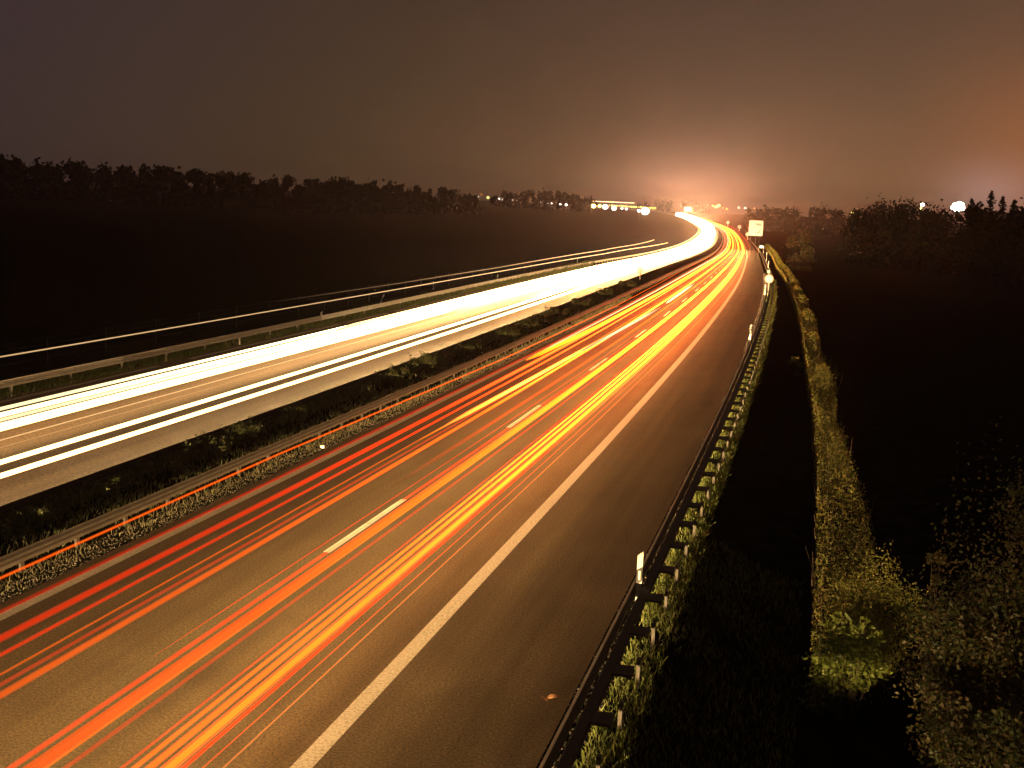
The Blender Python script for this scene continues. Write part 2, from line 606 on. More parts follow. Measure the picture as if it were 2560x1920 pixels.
def dashes():
    mb = MB()
    s = 29.109 - 18 * 3
    while s < 900:
        if s > 5:
            for a, b in (((s, s + 2.87), (s + 2.90, s + 5.72)) if 28 < s < 30 else ((s, s + 5.75),)):
                ss = np.linspace(a, b, 3)
                sweep(mb, ss, [(-.085, .004), (.085, .004)], closed=False)
        s += 18
    o = mb.build('lane_marking', M['line_bright'])
    o['kind'] = 'structure'
    mb = MB()
    for a, b in ((2, 55.5), (58.5, 79.4), (81, 89.6), (91.2, 110.2), (111.6, 127), (128.5, 147), (149, 175), (177, 400)):
        sweep(mb, np.linspace(a, b, 12), [(-20.0, .004), (-19.72, .004)], closed=False)
    o = mb.build('edge_marking', M['line_worn'])
    o['kind'] = 'structure'
    # cracks across the shoulder and road, as thin dark sealed seams
    mb = MB()
    rng = random.Random(5)
    for s in (24.6, 33, 38.5, 47, 61):
        a = rng.uniform(-4, 2)
        pts0, pts1 = [], []
        for i in range(14):
            o_ = a + i * .33
            d = .08 * math.sin(i * .9 + s) + rng.uniform(-.03, .03)
            pts0.append(P(s + d, o_, .003))
            pts1.append(P(s + d + .018, o_, .003))
        v = [p for q in zip(pts0, pts1) for p in q]
        mb.add(v, [(2 * i, 2 * i + 2, 2 * i + 3, 2 * i + 1) for i in range(13)])
    o = mb.build('road_crack', M['black_plastic'])
    o['kind'] = 'structure'


dashes()

# ------------------------------------------------------------------ guardrails
def w_profile(o, side, z0=.44, z1=.75, t=.004, d=.08):
    """closed W section, its corrugated face towards side (+1 right, -1 left)"""
    hs = [0, .12, .24, .38, .5, .62, .76, .88, 1]
    xs = [0, .0, 1, 1, .15, 1, 1, .0, 0]
    front = [(o + side * x * d, z0 + h * (z1 - z0)) for h, x in zip(hs, xs)]
    back = [(a - side * t * 2, b) for a, b in reversed(front)]
    return front + back


def rail(label, o_beam, side, o_post, s0, s1, step, beams, post_mat, hidden=(), strap=None, bracket=None, s_parts=None, post_h=.7):
    """one barrier: beam sections, posts, and what else the photo shows of it"""
    c = P(s0, o_beam, 0)
    root = empty('guardrail', c)
    tag(root, label, 'guardrail')
    for (a, b, mat) in beams:
        mb = MB()
        sweep(mb, srange(a, b, 2.0, .012), w_profile(o_beam, side))
        mb.build('beam', mat, root, at=c)
    mb = MB()
    s = s0
    while s < min(s1, 180):
        for z in (.52, .67):
            p = P(s, o_beam + side * .082, z)
            mb.box(p, (.03, .05, .03), -float(line(s)[3]))
        s += 4.1
    mb.build('bolt_heads', M['bolt'], root, at=c)
    s, n = s0, 0
    far = MB()
    while s < s1:
        th = float(line(s)[3])
        p = P(s, o_post, 0)
        if round((s - s0) / step) not in hidden:
            tgt = MB() if n < 95 else far
            hb = gz(s, o_post) - p[2] - .1
            tgt.box((p[0], p[1], p[2] + (hb + post_h) / 2), (.06, .10, post_h - hb), -th)
            tgt.box((p[0] + .03 * math.cos(th), p[1], p[2] + (hb + post_h) / 2), (.01, .12, post_h - hb), -th)
            if n < 95: tgt.build('post', post_mat, root, at=c)
            n += 1
        s += step
    if far.n: far.build('distant_post', post_mat, root, at=c, kind='stuff')
    return root, c


# right shoulder barrier: front beam, back strap with its dark flat top, brackets to the posts
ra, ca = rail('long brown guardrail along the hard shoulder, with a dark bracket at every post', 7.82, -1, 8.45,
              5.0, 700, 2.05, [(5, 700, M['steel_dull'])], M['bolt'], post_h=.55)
mb = MB()
sweep(mb, srange(5, 700, 2, .012), [(8.0, .66), (8.012, .66), (8.012, .752), (8.0, .752)])
mb.build('strap_edge', M['steel_dull'], ra, at=ca)
mb = MB()
sweep(mb, srange(5, 700, 2, .012), [(8.015, .60), (8.17, .60), (8.17, .745), (8.015, .745)])
mb.build('back_beam', M['steel_dark'], ra, at=ca)
proto = None
for i in range(90):
    s = 3.85 + 2.05 * i
    if s > 180: break
    th = float(line(s)[3])
    p = P(s, 8.335, .715)
    if proto is None:
        b = MB()
        b.box((0, 0, 0), (.32, .44, .05))
        b.box((.13, 0, -.07), (.05, .12, .1))
        proto = b.build('bracket', M['steel_dark'], ra)
        o = proto
    else:
        o = proto.copy()
        COL.objects.link(o)
        o.parent = ra
    o.location = Vector(p) - Vector(ca)
    o.rotation_euler = (0, 0, -th)

rail('dull brown guardrail in the median beside the near carriageway, with weeds at its posts', -5.22, 1, -5.32, 2.2, 900, 2.05,
     [(2.2, 900, M['steel_med'])], M['steel_dark'], hidden=(15, 18, 24))
rail('guardrail in the median seen from behind as a black edge along the oncoming road', -7.9, -1, -7.78, 2.0, 1100, 4.1,
     [(2, 1100, M['steel_dark'])], M['steel_dark'])
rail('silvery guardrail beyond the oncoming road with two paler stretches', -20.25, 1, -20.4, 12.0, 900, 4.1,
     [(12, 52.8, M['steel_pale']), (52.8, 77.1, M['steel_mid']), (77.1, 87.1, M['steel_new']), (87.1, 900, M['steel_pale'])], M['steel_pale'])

# ------------------------------------------------------------------ light trails
RED_GAIN = 0.27


def trail(label, cat, o, z, r, mat, k, s0, s1, soft=None, rz=None, group=None, lamps=None, wob=0.0, o_pts=None):
    """the light of one moving lamp: a glowing tube at lamp height, thin near the camera. k: list of (s, brightness)"""
    ss = srange(s0, s1, 1.5, .012)
    ks = np.interp(ss, [a for a, b in k], [b for a, b in k]) * (RED_GAIN if o > -6 else 1.0)
    c = P(s0, o, z)
    mats, mb = [mat], MB()
    rz = r if rz is None else rz
    oo = np.full(len(ss), o) if o_pts is None else np.interp(ss, [a for a, b in o_pts], [b for a, b in o_pts])
    oo = oo + wob * np.sin(ss / 23.0 + o * 3)
    taper = np.clip(np.minimum((ss - s0) / 3 + .15, (s1 - ss) / 6 + .05), .05, 1)

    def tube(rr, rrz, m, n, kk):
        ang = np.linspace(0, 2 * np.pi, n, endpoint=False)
        tw = taper * (1 + np.clip(ss - 60, 0, 1200) / (220 if o < -6 else 650))  # tubes swell with distance: lens bloom put into their shape
        rv = rrz * tw + (np.clip(ss - 250, 0, 900) * .003 if o < -6 and z < 1 else 0) * taper  # far oncoming tubes also grow taller to imitate bloom
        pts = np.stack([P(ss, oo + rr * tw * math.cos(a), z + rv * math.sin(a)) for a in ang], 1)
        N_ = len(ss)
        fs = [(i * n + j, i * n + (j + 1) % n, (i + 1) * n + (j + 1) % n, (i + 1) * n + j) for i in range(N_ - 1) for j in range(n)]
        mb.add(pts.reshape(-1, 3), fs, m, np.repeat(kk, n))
    tube(r, rz, 0, 8, ks)
    if soft:
        mats.append(soft[0])
        tube(r * soft[1], rz * soft[1], 1, 8, ks * soft[2])
    ob = mb.build('light_trail', mats, at=tuple(c), smooth=True)
    tag(ob, label, cat, group)
    if lamps:
        la, lb, step, watts = lamps
        s = la
        i = 0
        while s < lb:
            ld = bpy.data.lights.new('headlamp', 'SPOT')
            step = 1.6 if s < 60 else 2.6 if s < 140 else 9.0
            ld.energy = watts * step * (1 + max(0, s - 120) / 120)
            ld.color = (1.0, .635, .26)
            ld.spot_size = math.radians(25)
            ld.spot_blend = 1.0
            ld.shadow_soft_size = .12
            lo = bpy.data.objects.new('headlamp', ld)
            COL.objects.link(lo)
            lo.parent = ob
            x, y, zz, th = line(s)
            # aims ahead along the road, a little down; wide and flat like a dipped beam
            sg = -1 if o < -6 else 1          # oncoming cars shine the other way
            d = Vector((sg * math.sin(th), sg * math.cos(th), -.10)).normalized()
            q = d.to_track_quat('-Z', 'Y').to_matrix()
            lo.matrix_local = Matrix.Translation(Vector(P(s, o, .72)) - Vector(c)) @ q.to_4x4() @ Matrix.Diagonal((4.4, 1, 1, 1))
            s += step
            i += 1
    return ob


RD = 'tail light trails of the cars driving away'
WT = 'headlight trails of the oncoming cars'
red, orn, amb = M['l_red'], M['l_orange'], M['l_amber']
rs, osf = (M['l_red_soft'], 1.9, .75), (M['l_orange_soft'], 1.8, .8)
far_red = [(0, .7), (30, 1.0), (45, 3), (70, 24), (110, 55), (250, 75), (900, 75)]
far_org = [(0, 1.3), (25, 2.6), (40, 9), (60, 22), (90, 42), (160, 48), (900, 48)]
E1 = 1500
W_ = HEADLAMP_WATTS
T = 'light trail'
trail('thin red trail running on the edge line beside the median', T, -2.97, .8, .022, red, [(0, .32), (60, .9), (120, 2), (900, 4)], 5, 700, (M['l_red_soft'], 2.2, .6), group=RD)
trail('broad deep red trail, the nearest to the median of the strong ones', T, -2.13, .8, .036, red, far_red, 5, E1, rs, group=RD)
trail('slimmer red trail between the broad red one and a thin orange one', T, -1.65, .8, .02, red, far_red, 5, E1, rs, group=RD)
trail('hair-thin orange trail in the left lane which becomes a pale yellow bar', T, -1.12, .8, .018, orn, [(0, .8), (40, 1.6), (43, 9), (52, 20), (66, 16), (72, 8), (900, 12)], 5, E1, group=RD,
      o_pts=[(0, -1.12), (40, -1.12), (60, -.9), (900, -.9)])
trail('pale yellow bar where a left lane lamp brightens', T, -1.0, .82, .055, amb, [(0, 3), (42, 2.2), (46, 6), (52, 14), (64, 12), (72, 5)], 42, 74, (M['l_orange_soft'], 1.4, 1.5), group='flashes of brightened lamps',
      o_pts=[(40, -1.1), (60, -.88), (80, -.7)])
trail('faint dusky red trail beside the strong orange-red one of the left lane', T, -.86, .8, .03, M['l_red_soft'], [(0, .55), (60, 1), (110, 5), (900, 10)], 5, E1, group=RD)
trail('strong orange-red trail, lowest of the left lane group', T, -.60, .8, .032, orn, [(0, .8), (25, 1.1), (45, 3), (60, 14), (100, 40), (900, 48)], 5, E1, osf, group=RD, lamps=(-34, 420, 7, W_ * .8))
trail('yellow band of a lamp which starts beside the median edge line', T, -2.5, .85, .10, orn, [(0, 8), (62, 8), (72, 20), (110, 28), (900, 28)], 61, E1, group='flashes of brightened lamps',
      o_pts=[(60, -2.6), (80, -2.2), (120, -2.0), (900, -2.0)])
trail('pale trail close along the white line of the median edge', T, -2.75, .8, .05, M['l_marker'], [(0, 1.5), (90, 3), (200, 8)], 66, 1200, group=RD)
trail('whitish bright patch in the left lane trails before the bend', T, -.45, .85, .07, M['l_cream'], [(0, 3), (70, 2), (76, 6), (88, 6), (96, 2)], 66, 100, group='flashes of brightened lamps',
      o_pts=[(66, -.75), (100, -.1)])
trail('whitish bright patch farther on in the left lane trails', T, -.15, .85, .08, M['l_cream'], [(0, 2), (110, 8), (124, 8), (135, 2)], 104, 138, group='flashes of brightened lamps')
trail('dull orange trail just left of the lane dashes', T, .25, .8, .03, M['l_orange_soft'], [(33, .02), (42, .6), (60, 1.4), (110, 5), (900, 9)], 33, 900, (M['l_orange_soft'], 2.2, .8), group=RD)
trail('thin faint red line touching the lane dashes', T, .72, .8, .014, M['l_red_soft'], [(0, .8), (80, 1.6), (900, 4)], 20, 700, group=RD)
trail('soft red trail close right of the lane dashes', T, 1.04, .8, .024, M['l_red_soft'], [(0, .9), (50, 1.5), (110, 3), (900, 8)], 5, 1200, (M['l_red_soft'], 1.8, .7), group=RD)
trail('broad blazing orange-red trail right of the lane dashes', T, 1.36, .8, .045, orn, [(0, .9), (16, 1.05), (24, 1.7), (40, 5), (55, 12), (75, 26), (110, 44), (900, 48)], 5, E1, (M['l_red_soft'], 1.25, .9), group=RD, lamps=(-35, 420, 7, W_))
trail('narrow orange streak on the left rim of the broad blazing one', T, 1.235, .8, .022, orn, [(0, .7), (24, 1.2), (40, 4), (60, 12), (90, 40), (900, 48)], 5, E1, (M['l_red_soft'], 1.6, .8), group=RD)
trail('narrow yellowish streak on the right rim of the broad blazing one', T, 1.475, .8, .018, orn, [(0, 1.0), (24, 2.2), (40, 7), (60, 20), (90, 42), (900, 48)], 5, E1, group=RD)
trail('dim red trail alone in the middle of the right lane', T, 1.72, .8, .03, M['l_red_soft'], [(0, .55), (50, 1), (100, 3), (900, 9)], 5, 1200, group=RD)
trail('dim outer red trail on the left of the right lane bundle', T, 2.42, .8, .02, M['l_red_soft'], [(0, .7), (40, 1.4), (80, 5), (900, 10)], 5, E1, group=RD)
trail('narrow orange trail in the bundle, next to the dim outer red one', T, 2.58, .8, .018, orn, far_org, 5, E1, osf, group=RD)
trail('medium orange trail in the middle of the right lane bundle', T, 2.77, .8, .026, orn, far_org, 5, E1, osf, group=RD)
trail('brightest golden trail of the right lane bundle', T, 3.01, .8, .042, orn, [(0, 2.2), (25, 5), (45, 14), (80, 28), (900, 28)], 5, E1, (M['l_orange_soft'], 1.9, .5), group=RD, lamps=(-36, 420, 7, W_))
trail('reddish trail hugging the golden one on the shoulder side', T, 3.19, .8, .016, red, [(0, 1.0), (40, 3), (80, 45), (900, 75)], 5, E1, rs, group=RD)
trail('thread-like red trail beyond the bundle on the shoulder side', T, 3.44, .8, .011, M['l_orange_soft'], [(0, .8), (60, 1.8), (900, 6)], 5, 900, group=RD)
trail('thread-like ochre trail nearest the white shoulder line', T, 3.70, .8, .013, M['l_brown'], [(0, .7), (60, 1.1), (110, 2), (900, 6)], 5, 900, group=RD)
trail('thin orange side-marker trail above the weeds of the median', T, -4.0, .95, .016, orn, [(0, 1.0), (40, 1.6), (70, 2.2), (140, 1.4), (900, 2)], 5, 600, (M['l_orange_soft'], 2.2, .6), group=RD,
      o_pts=[(5, -3.86), (35, -4.0), (60, -3.55), (100, -3.38), (160, -3.75), (600, -4.2)])
trail('red trail high on the outside of the far bend', T, 4.3, 2.6, .04, red, [(0, 1.2), (300, 2), (900, 2.5)], 330, 1000, group=RD)

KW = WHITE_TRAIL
wk = lambda a: [(0, a), (50, a * 1.3), (80, a * 3), (130, a * 7), (350, a * 16), (600, a * 45), (1700, a * 60)]  # far ends brightened to stand in for lens bloom
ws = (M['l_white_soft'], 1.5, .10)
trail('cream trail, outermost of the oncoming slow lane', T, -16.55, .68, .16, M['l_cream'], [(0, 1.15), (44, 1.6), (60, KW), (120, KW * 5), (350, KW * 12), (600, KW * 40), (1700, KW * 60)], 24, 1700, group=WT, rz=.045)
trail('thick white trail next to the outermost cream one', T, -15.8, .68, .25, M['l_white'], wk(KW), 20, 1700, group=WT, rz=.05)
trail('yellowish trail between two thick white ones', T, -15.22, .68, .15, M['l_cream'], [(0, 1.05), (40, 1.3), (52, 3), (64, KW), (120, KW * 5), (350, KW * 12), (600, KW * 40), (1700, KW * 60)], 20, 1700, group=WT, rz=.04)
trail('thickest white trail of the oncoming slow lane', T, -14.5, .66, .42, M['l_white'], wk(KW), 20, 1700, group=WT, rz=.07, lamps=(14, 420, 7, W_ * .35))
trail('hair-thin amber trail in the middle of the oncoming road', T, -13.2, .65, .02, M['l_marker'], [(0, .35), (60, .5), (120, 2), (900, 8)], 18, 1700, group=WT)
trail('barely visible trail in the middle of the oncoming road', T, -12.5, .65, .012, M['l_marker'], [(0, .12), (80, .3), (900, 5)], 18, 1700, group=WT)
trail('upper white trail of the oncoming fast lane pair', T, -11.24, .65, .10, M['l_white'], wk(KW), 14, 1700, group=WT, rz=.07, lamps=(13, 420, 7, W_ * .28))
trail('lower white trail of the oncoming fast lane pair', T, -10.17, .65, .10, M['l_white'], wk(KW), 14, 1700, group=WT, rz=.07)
for i, (o_, a) in enumerate(((-16.3, 70), (-16.2, 75), (-13.8, 85), (-12.0, 105), (-11.8, 100), (-10.7, 115))):  # added trails, standing in for the overexposed road surface and bloom
    trail(['added white trail widening the oncoming glow on the verge side', 'second added white trail joining the verge side glow',
           'added white trail joining below the thickest one', 'added white trail filling the middle of the oncoming road',
           'further added white trail between the middle and the fast lane', 'added white trail between the fast lane pair before the bend'][i],
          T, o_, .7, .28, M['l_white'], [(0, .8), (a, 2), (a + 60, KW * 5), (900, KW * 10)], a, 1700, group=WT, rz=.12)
trail('single pale lorry light trail high beyond the silvery guardrail', T, -14.2, 3.0, .023, M['l_marker'], [(0, .3), (60, .5), (100, 1.2), (200, 3)], 20, 330, group='roof light trails of lorries',
      o_pts=[(20, -14.55), (60, -14.2), (110, -13.7), (160, -13.5), (330, -17)])
trail('fainter and higher lorry light trail ending in mid air before the bend', T, -16, 3.0, .026, M['l_marker'], [(60, .0), (80, .12), (110, .5), (160, 1.6), (380, 3)], 60, 380, group='roof light trails of lorries',
      o_pts=[(60, -16.3), (80, -15.75), (107, -15.4), (177, -16.3), (380, -24.5)])

# ------------------------------------------------------------------ roadside posts and signs
def delineator(label, s, o, zb=None, face=1, lean=0.0, k=1.0, pale=True):
    """white marker post with a slanting black band and a reflector in it"""
    base = P(s, o, 0)
    base[2] = (gz(s, o) if zb is None else base[2] + zb)
    th = float(line(s)[3])
    root = empty('marker_post', base, -th)
    root.rotation_euler = (0, lean, -th)
    tag(root, label, 'marker post', 'white roadside marker posts')
    h = 1.0 * k
    w, d = .12, .10

    def slab(z0a, z0b, z1a, z1b, ww, dd, y0=0):
        x = ww / 2
        y = dd / 2
        v = [(-x, -y, z0a), (x, -y, z0b), (x * .8, y, z0b), (-x * .8, y, z0a), (-x, -y, z1a), (x, -y, z1b), (x * .8, y, z1b), (-x * .8, y, z1a)]
        return [(a, b + y0, c * h) for a, b, c in v], [(0, 3, 2, 1), (4, 5, 6, 7), (0, 1, 5, 4), (1, 2, 6, 5), (2, 3, 7, 6), (3, 0, 4, 7)]
    b = MB()
    b.add(*slab(0, 0, .34, .42, w, d))
    b.add(*slab(.66, .74, .97, 1.05, w, d))
    b.build('body', M['white_plastic'], root)
    b = MB()
    b.add(*slab(.34, .42, .66, .74, w * .99, d * .99))
    band = b.build('band', M['black_plastic'], root)
    b = MB()
    b.box((0, -d / 2 - .006, .54 * h), (.045, .012, .20 * h))
    b.build('reflector', M['reflector'], band)
    return root


delineator('marker post nearest the camera, standing at the guardrail of the shoulder', 27.2, 7.9, .38)
delineator('marker post where the row of dark brackets fades out on the shoulder side', 84.5, 7.55, .2)
delineator('marker post just below the round sign on the shoulder side', 135.5, 7.6, .1, k=1.15)
delineator('marker post just above the round sign on the shoulder side', 168, 7.9, .3, k=1.3)
for s, o, lab in ((209, 8.1, 'second marker post above the round sign'), (303, 8.8, 'third marker post above the round sign'),
                  (416, 9.6, 'marker post beside the pale blob below the big board'), (600, 10.3, 'marker post close under the big board'),
                  (693, 10.1, 'marker post left of the foot of the big board'), (758, 9.0, 'farthest marker post, by the small distant round sign')):
    delineator(lab, s, o, None, k=1.5 + s / 500)
delineator('grey marker post behind the silvery guardrail where its palest stretch begins', 79, -21.0, -.2)
delineator('leaning thin marker post behind the end of the palest guardrail stretch', 104, -25.5, None, lean=.35)
delineator('marker post above the silvery guardrail, second past the palest stretch', 126, -27, None)
delineator('marker post above the silvery guardrail, third past the palest stretch', 140, -23.2, None)
delineator('farthest marker post beyond the silvery guardrail', 213, -24.8, None, k=1.2)


def disc_sign(label, s, o, r, zc, zb, ring=True, lean=0.0, w=.06):
    base = P(s, o, 0)
    base[2] += zb
    th = float(line(s)[3])
    root = empty('round_sign', base, -th)
    root.rotation_euler = (0, lean, -th)
    tag(root, label, 'road sign')
    b = MB()
    b.cyl((0, 0, 0), (0, 0, zc - zb - r * .1), w / 2, n=10)
    b.build('pole', M['white_plastic'], root)
    b = MB()
    b.cyl((0, -.05, zc - zb), (0, -.02, zc - zb), r, n=32)
    disc = b.build('disc', M['sign_white'], root)
    if ring:
        b = MB()
        n = 36
        v = []
        for y in (-.062, -.052):
            for rr in (r * .80, r * .97):
                for i in range(n):
                    t = 2 * math.pi * i / n
                    v.append((rr * math.cos(t), y, zc - zb + rr * math.sin(t)))
        f = []
        for i in range(n):
            j = (i + 1) % n
            f += [(i, n + i, n + j, j), (2 * n + i, 2 * n + j, 3 * n + j, 3 * n + i), (n + i, 3 * n + i, 3 * n + j, n + j), (i, j, 2 * n + j, 2 * n + i)]
        b.add(v, f)
        b.build('ring', M['sign_ring'], disc)
    return root


disc_sign('round sign with a pale red rim on a white pole at the shoulder guardrail', 133.9, 7.95, .46, 1.95, 0, w=.16)
disc_sign('small distant round sign on a thin pole left of the big board', 640, 7.3, .95, 2.9, 0, False, w=.3)
disc_sign('small round sign on a thin leaning pole standing in the median', 144, -6.9, .42, 1.75, -.1, False, lean=-.05, w=.11)
disc_sign('far round sign on the outside of the bend, right one of the pair', 900, 9.3, 1.3, 3.0, 0, False, w=.5)
disc_sign('far round sign on the outside of the bend, left one of the pair', 1080, 9.0, 1.3, 3.4, 0, False, w=.5)


def board(label, cat, u0, v0, u1, v1, dist, facing, parts=True, poles=True, name='sign_board'):
    """big rectangular board: corners from where it stands, real size and thickness"""
    a, b_ = pix(u0, v0, dist), pix(u1, v1, dist)
    c = (a + b_) / 2
    w = math.hypot(a.x - b_.x, a.y - b_.y)
    h = a.z - b_.z
    g = gxy(c.x, c.y)
    root = empty(name, (c.x, c.y, g), -facing)
    tag(root, label, cat)
    zc = c.z - g
    mb = MB()
    # rounded panel
    n, r = 6, w * .08
    pts = []
    for cx, cz, a0 in ((w / 2 - r, h / 2 - r, 0), (-w / 2 + r, h / 2 - r, 90), (-w / 2 + r, -h / 2 + r, 180), (w / 2 - r, -h / 2 + r, 270)):
        for i in range(n + 1):
            t = math.radians(a0 + 90 * i / n)
            pts.append((cx + r * math.cos(t), cz + r * math.sin(t)))
    k = len(pts)
    v = [(x, -.05, zc + z) for x, z in pts] + [(x, .05, zc + z) for x, z in pts]
    mb.add(v, [tuple(range(k)), tuple(range(2 * k - 1, k - 1, -1))] + [(i, i + k, (i + 1) % k + k, (i + 1) % k) for i in range(k)])
    mb.build('panel', M['sign_white'], root)  # white even for blue boards: overexposure put into the colour
    mb = MB()
    e = 1.035
    v = [(x * e, .055, zc + z * e) for x, z in pts] + [(x * e, .12, zc + z * e) for x, z in pts]
    mb.add(v, [tuple(range(k)), tuple(range(2 * k - 1, k - 1, -1))] + [(i, i + k, (i + 1) % k + k, (i + 1) % k) for i in range(k)])
    mb.build('back_plate', M['sign_edge'], root)
    if parts:
        mb = MB()     # a smeared line of writing at the top and an arrow at the right, both washed out by the light
        for x, z, ww, hh in ((.16, .25, .44, .045), (.24, .20, .30, .05), (.12, .30, .36, .025), (.34, -.08, .035, .26), (.30, -.20, .07, .10), (.20, -.30, .26, .07)):
            mb.box((x * w * .9, -.058, zc + z * h), (ww * w, .012, hh * h))
        mb.build('washed_out_print', M['sign_blue'], root)
    if poles:
        for x in (-.3, .3):
            p = MB()
            p.cyl((x * w, .2, -.3), (x * w, .2, zc + h * .4), .09, n=8)
            p.build('pole', M['steel_dark'], root)
    return root


board('big bright upright board with washed-out pale blue print right of the bend', 'road sign', 1873.5, 550.5, 1906, 590, 345, .19)
board('small bright rectangular board far off above the glowing road', 'road sign', 1711, 517, 1728, 529, 1150, .1, parts=False)
board('small bright low plate on the verge below the big board', 'road sign', 1899.5, 614, 1908, 620, 430, .18, parts=False, poles=False, name='plate_sign')

# litter
b = MB()
for i, (x, y, a, l) in enumerate(((0, 0, .5, .34), (-.16, -.08, 2.0, .2))):
    n = 7
    up, dn = [], []
    for j in range(n):
        t = j / (n - 1)
        px_, py_ = x + (t - .5) * l * math.cos(a), y + (t - .5) * l * math.sin(a)
        wz = .045 * math.sin(math.pi * t) + .01
        up.append((px_ - wz * math.sin(a), py_ + wz * math.cos(a), .02 + .05 * math.sin(math.pi * t)))
        dn.append((px_ + wz * math.sin(a), py_ - wz * math.cos(a), .012 + .05 * math.sin(math.pi * t) * .6))
    b.add(up + dn, [(j, n + j, n + j + 1, j + 1) for j in range(n - 1)])
o = b.build('fallen_leaf', M['rust'], at=(0, 0, 0))
o.location = P(22.4, 7.12, 0.0)
tag(o, 'curled reddish-brown scrap lying on the shoulder near the guardrail', 'scrap')
b = MB()
b.box((0, 0, .05), (.13, .09, .1), .4)
o = b.build('paper_cup', M['white_plastic'], at=(0, 0, 0))
o.location = P(40.5, -4.95, 0)
tag(o, 'small white scrap on the gravel beside the median edge line', 'scrap')

# ------------------------------------------------------------------ fence beyond the oncoming road
root = empty('wire_fence', P(55, -29, -1))
tag(root, 'thin wire fence on slender posts in the dark field beyond the silvery guardrail', 'fence')
c = np.array(P(55, -29, -1))
tops = []
for i in range(24):
    s = 54 + i * 5.7
    p = P(s, -29, 0)
    g = gz(s, -29)
    b = MB()
    b.cyl((p[0], p[1], g - .1), (p[0], p[1], g + 1.5), .035, n=6)
    b.build('post', M['wood_post'], root, at=c)
    tops.append((p[0], p[1], g))
b = MB()
for h in (.35, .75, 1.1, 1.42):
    for a_, b_ in zip(tops[:-1], tops[1:]):
        b.cyl((a_[0], a_[1], a_[2] + h), (b_[0], b_[1], b_[2] + h), .006, n=4)
b.build('wires', M['steel_dark'], root, at=c)

# ------------------------------------------------------------------ plants
def rand_quads(rng, centers, size, flat=.0, aspect=1.7):
    """leaf shaped quads with random directions"""
    n = len(centers)
    d = rng.normal(size=(n, 3))
    d[:, 2] *= (1 - flat)
    d /= np.linalg.norm(d, axis=1)[:, None] + 1e-9
    e = rng.normal(size=(n, 3))
    w = np.cross(d, e)
    w /= np.linalg.norm(w, axis=1)[:, None] + 1e-9
    L = (np.asarray(size) * rng.uniform(.6, 1.3, n))[:, None]
    W = L / aspect
    return np.stack([centers - d * L * .5, centers + w * W * .5, centers + d * L * .5, centers - w * W * .5], 1)


def lobes(rng, n_l, w, d, h, z0=.1):
    out = []
    for i in range(n_l):
        t = rng.uniform(0, 1)
        out.append((rng.uniform(-.5, .5) * w * (1 - .5 * t), rng.uniform(-.5, .5) * d * (1 - .5 * t), h * (z0 + (1 - z0) * t * .92), rng.uniform(.16, .30) * min(w, h)))
    return out


def shrub(label, cat, loc, w, d, h, leaf, n, mat, seed, name='shrub', spiky=0.0, group=None, n_l=14):
    rng = np.random.default_rng(seed)
    root = empty(name, loc)
    tag(root, label, cat, group)
    lb = lobes(rng, n_l, w, d, h)
    st = MB()
    for (x, y, z, r) in lb:
        st.cyl((x * .15, y * .15, -.1), (x * .6, y * .6, z * .6), .02 + .006 * h, .012, n=5)
        st.cyl((x * .6, y * .6, z * .6), (x, y, z + r * .6), .012, .004, n=4)
    st.build('stems', M['bark'], root)
    lf = MB()
    per = n // len(lb)
    for (x, y, z, r) in lb:
        q = rng.normal(size=(per, 3))
        q /= np.linalg.norm(q, axis=1)[:, None]
        rad = r * rng.uniform(.25, 1.0, per) ** .5 * (1 + .35 * rng.normal(size=per) * .5)
        c_ = np.array([x, y, z]) + q * rad[:, None] * np.array([1, 1, 1.15])
        c_[:, 2] = np.maximum(c_[:, 2], .02)
        lf.quads(rand_quads(rng, c_, leaf), att=np.clip(rng.normal(rng.uniform(.3, .7), .2, per), 0, 1))
    if spiky:
        k = int(60 * spiky)
        for i in range(k):
            x, y = rng.uniform(-.5, .5) * w, rng.uniform(-.5, .5) * d
            z1 = h * rng.uniform(.7, 1.25)
            m_ = 14
            t = np.linspace(.5, 1, m_)
            c_ = np.stack([x * (.7 + .4 * t), y * (.7 + .4 * t), z1 * t], -1) + rng.normal(0, leaf * .5, (m_, 3))
            lf.quads(rand_quads(rng, c_, leaf), att=np.clip(rng.normal(.5, .25, m_), 0, 1))
    lf.build('foliage', mat, root)
    return root


